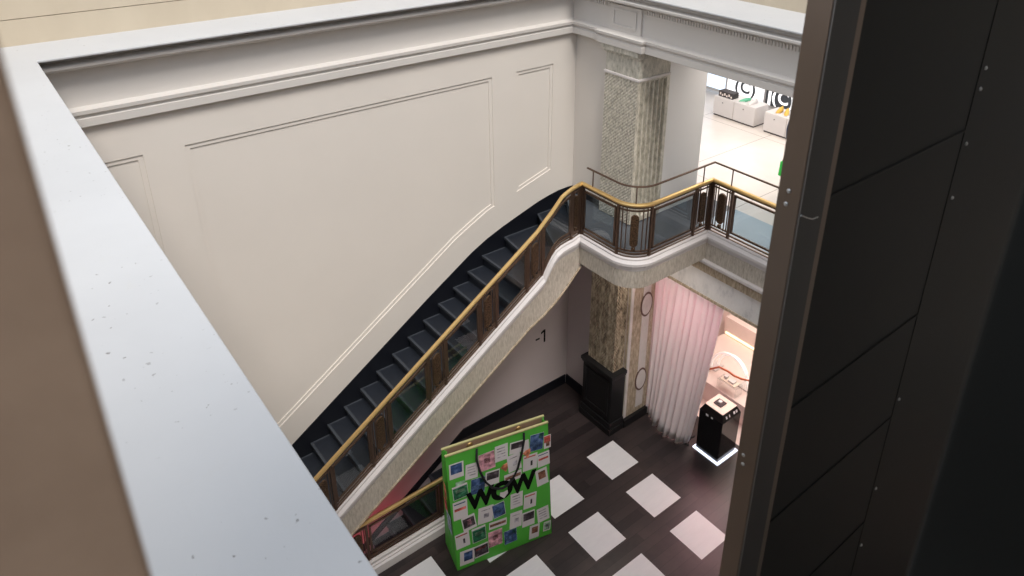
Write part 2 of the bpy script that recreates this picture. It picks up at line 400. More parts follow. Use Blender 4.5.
# panel mouldings on the stair wall: two small ridges round each panel
def offset_poly(pts, d):
    n = len(pts); out = []
    for i in range(n):
        a, b, c = Vector(pts[i - 1]), Vector(pts[i]), Vector(pts[(i + 1) % n])
        e1 = (b - a).normalized(); e2 = (c - b).normalized()
        n1 = Vector((e1.y, -e1.x)); n2 = Vector((e2.y, -e2.x)); m = (n1 + n2).normalized(); m /= max(.3, m.dot(n1))
        out.append(b + m * d)
    return out
def panel_recess(bm, pts, d1=.052, t=.028):
    # two sunken steps; returns the outer loop on the wall face
    loops = [(0, t), (0, t * .5), (d1, t * .5), (d1, .0008)]
    rings = [[bm.verts.new((p.x, -h, p.y)) for p in offset_poly(pts, d)] for d, h in loops]
    n = len(pts)
    for a, b in zip(rings, rings[1:]):
        for i in range(n): bm.faces.new((a[i], a[(i + 1) % n], b[(i + 1) % n], b[i]))
    bm.faces.new(rings[-1]); return rings[0]
def toface(pts): return [(x * .9966, 9.4 - (9.4 - z) * .9966) for x, z in pts]
big = [(1.744, 6.235), (5.90, 6.235), (5.912, 4.182), (5.78, 4.14), (5.636, 4.073), (5.42, 3.965), (5.187, 3.845), (1.80, 1.638)]
small = [(6.335, 6.235), (7.034, 6.235), (7.026, 4.498), (6.335, 4.295)]
left = [(-.6, 6.235), (1.318, 6.235), (1.33, 1.35), (-.6, .10)]
# skirtings: black sloping skirting up the stair, along the lower walls and down the lower flight
sk = [(0.2, .20), (2.414, 1.60), (4.634, 3.04), (5.45, 3.545), (5.75, 3.69), (6.05, 3.80), (6.515, 3.945), (6.75, 4.015), (6.964, 4.06), (7.161, 4.09), (7.363, 4.095), (7.47, 4.09)]
bm = B(); edges = []
out = [(-1.15, 6.69), (-1.15, -.75), (.2, .15)] + [(x, z - .04) for x, z in sk[1:]] + [(7.469, 6.69)]
vo = [bm.verts.new((x, -.028, z)) for x, z in out]
loops = [vo] + [panel_recess(bm, toface(p)) for p in (big, small, left)]
for lp_ in loops:
    for i in range(len(lp_)):
        e = bm.edges.get((lp_[i], lp_[(i + 1) % len(lp_)])) or bm.edges.new((lp_[i], lp_[(i + 1) % len(lp_)])); edges.append(e)
bmesh.ops.triangle_fill(bm, use_beauty=True, use_dissolve=False, edges=edges)
struct('wall_panelling', bm, M['paint'])
bm = B(); prism(bm, [(x, 0, z) for x, z in sk] + [(7.47, 0, 3.6), (6.4, 0, 3.25), (5.6, 0, 2.9), (2.4, 0, .90), (0.75, 0, -.12), (.2, 0, -.12)], (0, -.035, 0), (0, -.001, 0))
box(bm, (7.43, -.83, F0), (7.469, -.036, 4.09)); struct('baseboard_stair', bm, M['skirt'])
bm = B(); prism(bm, [(x, 0, z) for x, z in ((.5, -2.79), (5.18, .20), (7.44, .20), (7.44, 0.0), (5.0, -.05), (.5, -2.95))], (0, -.03, 0), (0, -.001, 0))
box(bm, (7.45, -.76, 0), (7.477, -.031, .20)); struct('baseboard_lower', bm, M['skirt'])

# ------------------------------------------------------------------ beam over the lower opening, balcony edge
bm = B(); box(bm, (8.075, -9.2, 2.965), (8.30, -1.45, 3.38)); struct('trim_beam', bm, M['grey_marble'])
bm = B(); box(bm, (8.055, -9.2, 2.925), (8.32, -1.45, 2.966)); box(bm, (8.035, -9.2, 3.38), (8.30, -1.45, 3.545)); struct('trim_beam_band', bm, M['brown_marble'])
bm = B(); box(bm, (7.985, -9.2, 3.545), (8.30, -1.45, 3.60)); struct('trim_beam_ledge', bm, M['white_inlay'], bevel=.01)

def arc(cx, cy, r, a0, a1, n): return [(cx + r * math.cos(a0 + (a1 - a0) * i / n), cy + r * math.sin(a0 + (a1 - a0) * i / n)) for i in range(n + 1)]
R0 = .36
plan = [(6.51, -1.30), (6.51, -2.36 + R0)] + arc(6.51 + R0, -2.36 + R0, R0, PI, 1.5 * PI, 10)[1:] + [(8.08, -2.36), (8.08, -6.8)]
# landing slab: carpeted balcony floor
bm = B()
slab = plan[:-1] + [(8.12, -2.36), (8.12, -2.08), (9.06, -2.08), (9.06, -.02), (7.30, -.02)]
prism(bm, [(x, y, 0) for x, y in slab], (0, 0, 3.60), (0, 0, F0 + .004)); struct('floor_landing', bm, M['landing'])
nose = lambda x: 1.448 + (x - 2.611) * .6556
kerb_pts = [(.05, nose(.05) + .10), (5.80, nose(5.80) + .10), (5.88, 3.775), (5.95, 3.88), (6.03, 3.965), (6.13, 4.01), (6.25, 4.03), (6.37, 4.045), (6.51, 4.08)]
kerb_path = [Vector((x, -1.30, z)) for x, z in kerb_pts] + [Vector((x, y, 4.08)) for x, y in plan[1:]]
stair = thing('staircase', 'dark navy staircase along the panelled wall, with a streaked marble side and white kerb', 'staircase', (0, 0, 0))
bm = B(); sweep(bm, kerb_path, [(-.07, -.2), (-.07, -.005), (-.045, 0), (.02, 0), (.035, -.015), (.035, -.04), (.055, -.06), (.075, -.075), (.075, -.115), (.06, -.125), (.055, -.16), (.045, -.165), (.04, -.2)])
obj('kerb', bm, M['kerb'], stair)['label'] = 'white moulded marble kerb'
# marble side of the flight
top = [(x, z - .15) for x, z in kerb_pts]
bot = [(.05, nose(.05) - .52), (5.55, nose(5.55) - .53), (5.80, 2.955), (6.02, 3.09), (6.15, 3.19), (6.25, 3.28), (6.34, 3.37), (6.43, 3.46), (6.51, 3.53)]
bm = B(); prism(bm, [(x, 0, z) for x, z in top] + [(x, 0, z) for x, z in bot[::-1]], (0, -1.335, 0), (0, -1.27, 0))
obj('stringer', bm, M['travertine'], stair)
bm = B(); sweep(bm, [Vector((x, -1.335, z)) for x, z in bot], [(-.02, -.018), (.012, -.018), (.016, .0), (.012, .022), (-.02, .022)]); obj('stringer_edge', bm, M['brown_marble'], stair)['label'] = 'brown marble edge bead under the stair side'
bm = B(); prism(bm, [(x, 0, z + .06) for x, z in bot] + [(x, 0, z) for x, z in bot[::-1]], (0, -1.28, 0), (0, -.001, 0)); obj('soffit', bm, M['white_paint'], stair)
pth = [Vector((6.51, -1.30, 0))] + [Vector((x, y, 0)) for x, y in plan[1:]]
bm = B(); sweep(bm, pth, [(-.1, 3.603), (.035, 3.603), (.035, 3.93), (-.1, 3.93)]); obj('balcony_fascia', bm, M['travertine'], stair)['label'] = 'streaked marble balcony front'
# steps
def step(pts_front_wall, pts_front_rail, back_wall, back_rail, z, rise=.1797):
    # each step: tread slab with nosing strip, riser below
    (xw, yw), (xr, yr) = pts_front_wall, pts_front_rail
    bm = B()
    hexa(bm, [(xw + .03, yw, z - rise - .03), (xr + .03, yr, z - rise - .03), (back_rail + .05, yr, z - rise - .03), (back_wall + .05, yw, z - rise - .03),
              (xw + .03, yw, z - .035), (xr + .03, yr, z - .035), (back_rail + .05, yr, z - .035), (back_wall + .05, yw, z - .035)], 0)
    hexa(bm, [(xw, yw, z - .036), (xr, yr, z - .036), (back_rail + .05, yr, z - .036), (back_wall + .05, yw, z - .036),
              (xw, yw, z), (xr, yr, z), (back_rail + .05, yr, z), (back_wall + .05, yw, z)], 0)
    hexa(bm, [(xw - .002, yw, z - .037), (xr - .002, yr, z - .037), (xr + .05, yr, z - .037), (xw + .05, yw, z - .037),
              (xw - .002, yw, z + .003), (xr - .002, yr, z + .003), (xr + .035, yr, z + .003), (xw + .035, yw, z + .003)], 1)
    hexa(bm, [(xw + .03, yw - .028, z - .01), (back_wall, yw - .028, z - .01), (back_wall, yw - .002, z - .01), (xw + .03, yw - .002, z - .01),
              (xw + .03, yw - .028, z + .003), (back_wall, yw - .028, z + .003), (back_wall, yw - .002, z + .003), (xw + .03, yw - .002, z + .003)], 1)
    return bm
YW, YR = -.037, -1.265
xs = [2.611 + .2741 * k for k in range(-7, 12)]
fronts = [((x, YW), (x, YR), nose(x)) for x in xs]          # last at 5.626
fronts += [((6.055, YW), (5.875, YR), 3.605), ((6.725, YW), (6.17, YR), 3.80), ((7.30, YW), (6.50, YR), F0)]
for a, b in zip(fronts, fronts[1:]):
    bm = step(a[0], a[1], b[0][0], b[1][0], a[2]); obj('step', bm, [M['carpet'], M['nosing']], stair)

# ------------------------------------------------------------------ balustrades
def interp(path, s):
    for a, b in zip(path, path[1:]):
        L = math.hypot(b.x - a.x, b.y - a.y)
        if s <= L or b is path[-1]:
            t = s / L if L else 0; p = a.lerp(b, t); d = Vector((b.x - a.x, b.y - a.y, 0)).normalized(); return p, d
        s -= L
def sub(path, s0, s1):
    out = [interp(path, s0)[0]]; acc = 0
    for a, b in zip(path, path[1:]):
        acc += math.hypot(b.x - a.x, b.y - a.y)
        if s0 + 1e-4 < acc < s1 - 1e-4: out.append(b.copy())
    out.append(interp(path, s1)[0]); return out
class Fence:
    """balustrade on a base path; railz(s) gives the handrail height"""
    def __init__(s, root, base, rail): s.root, s.base, s.rail = root, base, rail
    def post(s, d, w=.035, name='post', z0=0.0, z1=-.03):
        p, t = interp(s.base, d); q, _ = interp(s.rail, d); nn = Vector((t.y, -t.x, 0)); bm = B()
        c = []
        for z in (p.z + z0, q.z + z1):
            for a, b in ((-1, -1), (1, -1), (1, 1), (-1, 1)):
                v = p + t * (a * w / 2) + nn * (b * w / 2); v.z = z; c.append(v)
        hexa(bm, c); obj(name, bm, M['bronze'], s.root)
    def bar(s, d0, d1, h, w=.022, t=.016, ref='base', name='rail_bar'):
        path = [v + Vector((0, 0, h)) for v in sub(s.base if ref == 'base' else s.rail, d0, d1)]
        bm = B(); sweep(bm, path, rectprof(t, w)); obj(name, bm, M['bronze'], s.root)
    def glass(s, d0, d1):
        lo = sub(s.base, d0 + .045, d1 - .045); hi = sub(s.rail, d0 + .045, d1 - .045)
        # common parameters
        n = 8; bm = B(); r = []
        for k in range(n + 1):
            d = d0 + .04 + (d1 - d0 - .08) * k / n
            a, t = interp(s.base, d); b, _ = interp(s.rail, d); nn = Vector((t.y, -t.x, 0))
            r.append([bm.verts.new(Vector((a.x, a.y, z)) + nn * o) for o, z in ((-.003, a.z + .13), (.003, a.z + .13), (.003, b.z - .12), (-.003, b.z - .12))])
        for a, b in zip(r, r[1:]):
            for i in range(4): bm.faces.new((a[i], b[i], b[(i + 1) % 4], a[(i + 1) % 4]))
        bm.faces.new(r[0]); bm.faces.new(r[-1][::-1]); obj('glass_pane', bm, M['glass'], s.root)
        bm = B()                     # thin frame
        for k0, k1, zf in ((0, n, 0), (0, n, 1)):
            path = []
            for k in range(n + 1):
                d = d0 + .03 + (d1 - d0 - .06) * k / n; a, _ = interp(s.base, d); b, _ = interp(s.rail, d)
                path.append(Vector((a.x, a.y, a.z + .115 if zf == 0 else b.z - .105)))
            sweep(bm, path, rectprof(.022, .03))
        for d in (d0 + .03, d1 - .03):
            a, t = interp(s.base, d); b, _ = interp(s.rail, d); nn = Vector((t.y, -t.x, 0)); c = []
            for z in (a.z + .10, b.z - .09):
                for u, v in ((-1, -1), (1, -1), (1, 1), (-1, 1)):
                    q = a + t * (u * .014) + nn * (v * .011); q.z = z; c.append(q)
            hexa(bm, c)
        obj('pane_frame', bm, M['bronze'], s.root)
    def ornament(s, d0, d1):
        mid = (d0 + d1) / 2; wid = d1 - d0
        for d in (d0, d1): s.post(d, .034)
        for d in (d0 + wid * .14, d0 + wid * .27, d1 - wid * .27, d1 - wid * .14): s.post(d, .013, 'baluster', .08, -.06)
        s.bar(d0, d1, .10); s.bar(d0, d1, -.09, ref='rail')
        p, t = interp(s.base, mid); q, _ = interp(s.rail, mid); nn = Vector((t.y, -t.x, 0)); hw = min(.055, wid * .2)
        sl = 0.0
        a0, _ = interp(s.base, d0); a1, _ = interp(s.base, d1); L = (a1 - a0); Lh = math.hypot(L.x, L.y); sl = L.z / Lh if Lh else 0
        z0, z1 = p.z + .17, q.z - .15; poly = []
        for k in range(9): an = PI + PI * k / 8; poly.append((hw * math.cos(an), z0 + hw * .9 + hw * .9 * math.sin(an)))
        for k in range(9): an = PI * k / 8; poly.append((hw * math.cos(an), z1 - hw * .9 + hw * .9 * math.sin(an)))
        pts = [Vector((p.x, p.y, 0)) + t * u + Vector((0, 0, z + u * sl)) for u, z in poly]
        bm = B(); prism(bm, pts, nn * -.014, nn * .014); obj('ornament_plate', bm, M['bronze_plate'], s.root)
        bm = B(); box(bm, (-.02, -.02, -.025), (.02, .02, .025)); bmesh.ops.translate(bm, vec=(p.x, p.y, p.z + .13), verts=bm.verts[:]); obj('boss', bm, M['bronze_plate'], s.root)
    def topping(s, d0, d1):
        bm = B(); sweep(bm, sub(s.rail, d0, d1), [(-.028, -.02), (.028, -.02), (.032, .0), (.022, .018), (0, .025), (-.022, .018), (-.032, 0)]); obj('handrail', bm, M['brass'], s.root)['label'] = 'polished brass handrail'
        s.bar(d0, d1, -.035, .03, .03, 'rail', 'under_rail'); s.bar(d0, d1, .055, .022, .02); s.bar(d0, d1, .0, .02, .02)

rail_pts = [(.05, nose(.05) + .90), (5.70, nose(5.70) + .90), (5.84, 4.50), (5.96, 4.60), (6.07, 4.71), (6.13, 4.77), (6.20, 4.805), (6.28, 4.835), (6.37, 4.86), (6.51, 4.885)]
sb = thing('stair_balustrade', 'bronze balustrade with brass handrail and glass panes climbing the navy staircase', 'balustrade')
f = Fence(sb, [Vector((x, -1.30, z)) for x, z in kerb_pts], [Vector((x, -1.30, z)) for x, z in rail_pts])
f.topping(0, 6.46)
orn = [1.43, 2.28, 3.118, 4.0, 4.845, 5.66]; ow = .135
prev = .3
for c in orn:
    f.glass(prev, c - ow - .05); f.ornament(c - ow - .05, c + ow - .05); prev = c + ow - .05
f.glass(prev, 6.28); f.ornament(6.28, 6.435)

bb = thing('balcony_balustrade', 'bronze balustrade with brass handrail curving round the landing below the upper pillar', 'balustrade')
bp = [Vector((x, y, 4.08)) for x, y in plan]; rp = [Vector((x, y, 4.885)) for x, y in plan]
f = Fence(bb, bp, rp)
def length(path): return sum(math.hypot(b.x - a.x, b.y - a.y) for a, b in zip(path, path[1:]))
Ltot = length(bp); s_arc0 = 1.06 - R0; s_arc1 = s_arc0 + R0 * PI / 2; s_cor = s_arc1 + (8.08 - 6.51 - R0)
f.topping(0, Ltot)
f.post(.02, .05); f.glass(.04, s_arc0 + .02)
f.ornament(s_arc0 + .04, s_arc1 - .04)
f.glass(s_arc1 - .02, s_cor - .36); f.ornament(s_cor - .34, s_cor - .03); f.post(s_cor, .055, 'corner_post', -.02)
d = s_cor + .03
f.ornament(d, d + .33)
d += .35
for k in range(3): f.glass(d, d + .98); f.ornament(d + 1.0, d + 1.3); d += 1.32
sr = [v + Vector((0, 0, .27)) for v in sub(rp, .10, Ltot)]
bm = B(); sweep(bm, sr, roundprof(.032, .028, 8)); obj('safety_rail', bm, M['bronze'], bb)['label'] = 'slim extra rail above the handrail'
for s0 in (.22, (s_arc0 + s_arc1) / 2, s_cor - .22, s_cor + .32, s_cor + 1.5, s_cor + 2.7):
    p, t = interp(rp, s0); bm = B(); tube(bm, [p + Vector((0, 0, .0)), p + Vector((0, 0, .265))], .009); obj('safety_rail_post', bm, M['bronze'], bb)

# stairwell going down: kerb, balustrade, steps
low = thing('lower_staircase', 'navy steps going down beneath the main staircase behind a white kerb', 'staircase')
kp = [Vector((.2, -1.30, .215)), Vector((4.55, -1.30, .215)), Vector((4.72, -1.28, .215)), Vector((4.80, -1.2, .215)), Vector((4.82, -1.05, .215))]
bm = B(); sweep(bm, kp, [(-.06, -.35), (-.06, 0), (.03, 0), (.05, -.02), (.05, -.06), (.07, -.075), (.07, -.095), (.10, -.11), (.115, -.215), (.115, -.35)]); obj('kerb', bm, M['kerb'], low)['label'] = 'white moulded kerb'
bm = B(); box(bm, (.2, -1.42, -3.0), (5.0, -1.245, -.02)); obj('side_wall', bm, M['white_paint'], low)
for k in range(13):
    x = 5.0 - .2741 * k; z = -.1797 * k
    bm = step((x - .2741, YW), (x - .2741, -1.24), x, x, z - .1797); obj('step', bm, [M['carpet'], M['nosing']], low)
lb = thing('stairwell_balustrade', 'short bronze balustrade with brass handrail beside the green bag', 'balustrade')
lbp = [v.copy() for v in kp]; lrp = [Vector((v.x, v.y, .925)) for v in kp]
f = Fence(lb, lbp, lrp); LL = length(lbp); f.topping(0.1, LL)
f.glass(.35, 1.25); f.ornament(1.27, 1.55); f.glass(1.57, 2.28); f.ornament(2.30, 2.58); f.glass(2.60, 3.72); f.ornament(3.74, 4.02); f.glass(4.04, 4.4); f.post(4.42); f.post(LL - .03)

# ------------------------------------------------------------------ pillars
def fluted_shaft(bm, x0, y0, x1, y1, z0, z1, n=7, depth=.018, zig=False):
    # square shaft with flutes on every side: closed outline with grooves; ends plain
    def outline(g):
        pts = []
        cs = [(x0, y0), (x1, y0), (x1, y1), (x0, y1)]
        for i in range(4):
            a = Vector(cs[i]); b = Vector(cs[(i + 1) % 4]); d = b - a; nn = Vector((d.y, -d.x)).normalized()
            L = d.length; m = .05 / L
            pts.append(a.copy())
            if i == 3: continue
            for k in range(n):
                w0 = m + (1 - 2 * m) * k / n; w1 = m + (1 - 2 * m) * (k + 1) / n
                for f_, dd in ((.10, 0), (.22, .7), (.5, 1), (.78, .7), (.90, 0)):
                    pts.append(a + d * (w0 + (w1 - w0) * f_) - nn * (dd * depth * g))
        return pts
    levels = [(z0, 0), (z0 + .08, 0), (z0 + .12, 1), (z1 - .10, 1), (z1 - .06, .8), (z1 - .03, 0), (z1, 0)]
    rings = [[bm.verts.new((p.x, p.y, z)) for p in outline(g)] for z, g in levels]
    k = len(rings[0])
    for a, b in zip(rings, rings[1:]):
        for i in range(k):
            q = bm.faces.new((a[i], a[(i + 1) % k], b[(i + 1) % k], b[i])); q.material_index = 1 if i == k - 1 else 0
    bm.faces.new(rings[0][::-1]); bm.faces.new(rings[-1])
def mk_carved():
    n = NT('chain_carved_grey_green_marble'); x = n.xyz()
    v = n.noise(24, 8, .75, stretch=(1.2, 1.2, 1.0))
    ys = n.math('SINE', n.math('MULTIPLY', x[1], 2 * PI / .060))
    dg = n.math('SINE', n.math('ADD', n.math('MULTIPLY', x[2], 2 * PI / .052), n.math('MULTIPLY', x[1], 2 * PI / .060)))
    h = n.math('ADD', n.math('MULTIPLY', ys, .5), n.math('MULTIPLY', dg, .8))
    n.color(n.ramp(v, [(.32, (.20, .185, .145)), (.47, (.50, .465, .385)), (.62, (.72, .67, .57))])); n.set(Roughness=.4)
    n.bump(h, .5, .010); return n.m
up = thing('marble_pillar', 'square fluted grey-green marble pillar on the landing under the white beam', 'pillar', (7.655, -1.15, F0))
def loc(bm, root): bmesh.ops.translate(bm, vec=-Vector(root.location), verts=bm.verts[:]); return bm
bm = B(); fluted_shaft(bm, 7.33, -1.485, 7.985, -.82, F0 + .02, 6.26, 6, .055); obj('shaft', loc(bm, up), [mk_marble('fluted_grey_green_marble', (.74, .69, .59), (.50, .465, .385), (.22, .20, .155), (1.4, 1.4, .6), 16, .4), mk_carved()], up)
bm = B(); box(bm, (7.335, -1.48, 6.29), (7.985, -.82, 6.60)); box(bm, (7.30, -1.50, 6.575), (7.985, -.80, 6.615)); box(bm, (7.27, -1.50, 6.61), (7.985, -.78, 6.69))
obj('capital', loc(bm, up), M['green_marble'], up, bevel=.008)
bm = B(); box(bm, (7.312, -1.503, 6.255), (7.985, -.805, 6.295)); obj('necking', loc(bm, up), M['white_inlay'], up, bevel=.01)

lp = thing('marble_pillar', 'brown chevron-carved marble pillar on a black wooden pedestal beside the curtain', 'pillar', (7.3, -1.15, 0))
bm = B(); box(bm, (7.235, -1.43, 1.20), (7.478, -.83, 3.60)); obj('shaft', loc(bm, lp), M['chevron'], lp)
ped = B()
box(ped, (7.17, -1.49, .22), (7.478, -.785, 1.16)); box(ped, (7.135, -1.525, 0.0), (7.478, -.76, .12)); box(ped, (7.15, -1.51, .12), (7.478, -.77, .24))
box(ped, (7.15, -1.51, 1.14), (7.478, -.77, 1.19)); box(ped, (7.13, -1.53, 1.185), (7.478, -.755, 1.25))
frame(ped, 7.155, 7.171, -1.42, .34, -.85, 1.08, .05)
obj('pedestal', loc(ped, lp), M['black_wood'], lp, bevel=.006)['label'] = 'black wooden pedestal with a sunk panel'
pil = thing('pilaster', 'flat brown marble pilaster with white discs inlaid, left of the curtain', 'pilaster', (7.77, -1.45, 0))
bm = B(); box(bm, (7.479, -1.49, .17), (8.05, -1.441, 3.60)); obj('slab', loc(bm, pil), M['brown_marble'], pil)
bm = B(); box(bm, (7.481, -1.513, .20), (7.535, -1.4895, 3.60)); obj('edge_strip', loc(bm, pil), M['white_inlay'], pil)
bm = B(); box(bm, (7.775, -1.497, .27), (7.945, -1.4895, 3.58)); obj('inlay_strip', loc(bm, pil), M['white_inlay'], pil)
for zc in (.85, 2.38):
    for r, th, mm, nm in ((.135, .012, 'bronze', 'inlay_ring'), (.112, .016, 'white_inlay', 'inlay_disc')):
        pts = [(7.86 + r * math.cos(2 * PI * k / 28), -1.49, zc + r * 1.75 * math.sin(2 * PI * k / 28)) for k in range(28)]
        bm = B(); prism(bm, pts, (0, -th, 0), (0, 0, 0)); obj(nm, loc(bm, pil), M[mm] if mm != 'bronze' else M['ring'], pil)
bm = B(); box(bm, (7.479, -1.54, 0), (8.07, -1.4405, .165)); obj('base', loc(bm, pil), M['black_wood'], pil, bevel=.006)

# ------------------------------------------------------------------ sign "-1"
sm = Matrix.Translation((6.84, -.006, 1.31)) @ Matrix.Rotation(PI / 2, 4, 'X')
bm = B()
prism(bm, [(6.735, 0, 1.283), (6.822, 0, 1.283), (6.822, 0, 1.312), (6.735, 0, 1.312)], (0, -.018, 0), (0, -.0125, 0))
prism(bm, [(6.918, 0, 1.175), (6.950, 0, 1.175), (6.950, 0, 1.44), (6.926, 0, 1.44), (6.855, 0, 1.405), (6.855, 0, 1.372), (6.918, 0, 1.398)], (0, -.018, 0), (0, -.0125, 0))
tag(obj('floor_number', bm, M['black_ink']), 'black floor number -1 on the wall under the stairs', 'sign')

# ------------------------------------------------------------------ curtain and glowing pedestal
cu = thing('curtain', 'white floor-length sheer curtain hanging in the lower shop opening', 'curtain', (8.1, -2.1, 0))
NP = 420; top_pl = [(8.115, -1.40), (8.12, -1.9), (8.12, -2.3), (8.13, -2.82)]; bot_pl = [(8.115, -1.42), (8.04, -1.64), (7.93, -1.85), (7.89, -2.12), (7.96, -2.36), (8.10, -2.46)]
def along(pl, t):
    n = len(pl) - 1; k = min(int(t * n), n - 1); u = t * n - k
    a, b = Vector(pl[k]), Vector(pl[k + 1]); return a.lerp(b, u)
bm = B(); rows = []
NZ = 14
for j in range(NZ + 1):
    v = j / NZ; row = []
    for i in range(NP + 1):
        t = i / NP
        p = along(bot_pl, t).lerp(along(top_pl, t), v ** .8)
        ph = 2 * PI * (11 * t + .30 * math.sin(7 * t) + .08 * math.sin(3 * v + 20 * t))
        amp = .026 + .020 * (1 - v) + .008 * math.sin(23 * t)
        off = amp * (math.sin(ph) + .25 * math.sin(2 * ph + 1))
        z = .02 + v * 2.95 + (.02 * math.sin(31 * t) + .012 if j == 0 else 0)
        row.append(bm.verts.new((p.x - off, p.y + .006 * math.cos(ph), z)))
    rows.append(row)
for a, b in zip(rows, rows[1:]):
    for i in range(NP): bm.faces.new((a[i], a[i + 1], b[i + 1], b[i]))
o = obj('fabric', loc(bm, cu), M['curtain'], cu, smooth=True); sd = o.modifiers.new('thick', 'SOLIDIFY'); sd.thickness = .003
bm = B(); box(bm, (8.10, -2.9, 2.945), (8.16, -1.495, 2.985)); obj('curtain_track', loc(bm, cu), M['bronze'], cu)

dp = thing('display_pedestal', 'gloss black pedestal with cream top and glowing base, beside the curtain', 'pedestal', (8.345, -2.82, 0))
def ring4(x0, y0, x1, y1, z): return [(x0, y0, z), (x1, y0, z), (x1, y1, z), (x0, y1, z)]
bm = B(); box(bm, (-.265, -.265, .0), (.265, .265, .022)); obj('light_base', bm, M['led'], dp, bevel=.006)['label'] = 'glowing white light strip'
bm = B(); hexa(bm, ring4(-.225, -.225, .225, .225, .022) + ring4(-.235, -.235, .235, .235, .83)); hexa(bm, ring4(-.235, -.235, .235, .235, .83) + ring4(-.18, -.18, .18, .18, .945)); obj('body', bm, M['gloss_black'], dp, bevel=.004)
bm = B(); box(bm, (-.178, -.178, .945), (.178, .178, .957)); obj('top', bm, M['cream'], dp)
for (x0, y0, s) in ((-.13, -1, .5), (-.05, -1, .35), (.06, -1, .6), (.12, -1, .6)):
    bm = B(); z0, z1 = .865, .905
    ya = lambda z: -.235 + (z - .83) / .115 * .055 - .002
    q = [(x0, ya(z0)), (x0 + .045 * s * 1.5, ya(z0))]
    hexa(bm, [(q[0][0], ya(z0), z0), (q[1][0], ya(z0), z0), (q[1][0], ya(z0) + .001, z0), (q[0][0], ya(z0) + .001, z0), (q[0][0], ya(z1), z1), (q[1][0], ya(z1), z1), (q[1][0], ya(z1) + .001, z1), (q[0][0], ya(z1) + .001, z1)])
    obj('printed_mark', bm, M['paperw'], dp)
for (y0, wd, z0, z1) in ((.05, .05, .79, .86), (-.04, .035, .80, .84)):
    bm = B(); box(bm, (-.2365, y0, z0), (-.2345, y0 + wd, min(z1, .828))); obj('printed_mark', bm, M['paperw'], dp)
jb = thing('jewel_box', 'small dark square box with a pale ring pad on top of the glowing pedestal', 'box', (8.345, -2.80, .957))
bm = B(); box(bm, (-.075, -.075, 0), (.075, .075, .02)); obj('tray', bm, M['wdark'], jb, bevel=.004)
bm = B(); box(bm, (-.032, -.028, .02), (.032, .032, .05)); obj('pad', bm, M['grey_marble'], jb, bevel=.008)
cb = B(); tube(cb, [(8.06, -2.50, .012), (8.03, -2.47, .012), (8.04, -2.42, .012), (8.12, -2.40, .012), (8.3, -2.42, .012)], .010); tag(obj('power_cable', cb, M['rope']), 'dark power cable curling from the glowing pedestal base to the curtain hem', 'cable')

# ------------------------------------------------------------------ lower shop display seen past the curtain
pp = thing('display_plinth', 'low pink plinth under the curved white tubes inside the lower shop', 'plinth', (9.9, -2.3, 0))
bm = B(); box(bm, (-.75, -1.3, .0), (.65, 1.1, .40)); obj('body', bm, M['pink_floor'], pp, bevel=.008)
rp_ = thing('raised_plinth', 'taller pink plinth with a warm glowing strip behind the curved white tubes', 'plinth', (10.62, -2.3, 0))
bm = B(); box(bm, (-.065, -1.3, .0), (.07, 1.1, .80)); obj('body', bm, M['pink_floor'], rp_, bevel=.008)
bm = B(); box(bm, (-.085, -1.25, .43), (-.066, 1.05, .47)); obj('light_strip', bm, M['warm_led'], rp_)
hp = thing('hoop_display', 'pair of white curved tubes arching on the pink plinth', 'hoop', (9.55, -2.1, .40))
for k, r in enumerate((.40, .33)):
    bm = B(); tube(bm, [(0.12 * k, r * math.cos(PI * i / 16), r * 1.25 * math.sin(PI * i / 16)) for i in range(17)], .022); obj('tube', bm, M['tube'], hp, smooth=True)
bm = B(); box(bm, (-.06, -.46, 0), (.18, -.25, .03)); obj('foot', bm, M['white'], hp)
bm = B(); box(bm, (-.06, .25, 0), (.18, .46, .03)); obj('foot', bm, M['white'], hp)
bm = B(); tube(bm, [(9.45, -1.75, .62 - .20), (9.44, -1.95, .60), (9.44, -2.15, .63), (9.45, -2.28, .61), (9.46, -2.42, .63), (9.47, -2.6, .70), (9.5, -2.85, .42)], .018); tag(obj('cord', bm, M['orange_rope'], smooth=True), 'orange-red cord draped in front of the curved white tubes', 'cord')
st = thing('display_stand', 'clear acrylic stand holding a pale tray on the pink plinth', 'stand', (9.28, -2.32, .40))
bm = B(); box(bm, (-.10, -.20, .19), (.10, .20, .20)); obj('shelf', bm, M['acrylic'], st)
bm = B(); box(bm, (-.10, -.20, 0), (.10, -.19, .19)); box(bm, (-.10, .19, 0), (.10, .20, .19)); obj('side_panel', bm, M['acrylic'], st)
tr = thing('tray', 'pale cream tray with small pieces on the clear acrylic stand', 'tray', (9.28, -2.32, .60))
bm = B(); box(bm, (-.08, -.16, 0), (.08, .16, .015)); obj('base', bm, M['cream'], tr, bevel=.003)
bm = B(); box(bm, (-.05, -.10, .015), (.05, .02, .05)); box(bm, (-.03, .06, .015), (.04, .12, .07)); obj('insert', bm, M['white'], tr, bevel=.004)

# ------------------------------------------------------------------ giant green bag
bag = thing('paper_bag', 'giant green shopping bag covered in leaflets with black WOW lettering, standing on the chequered floor', 'bag', (3.72, -2.054, 0), math.atan2(-.339, 1.434))
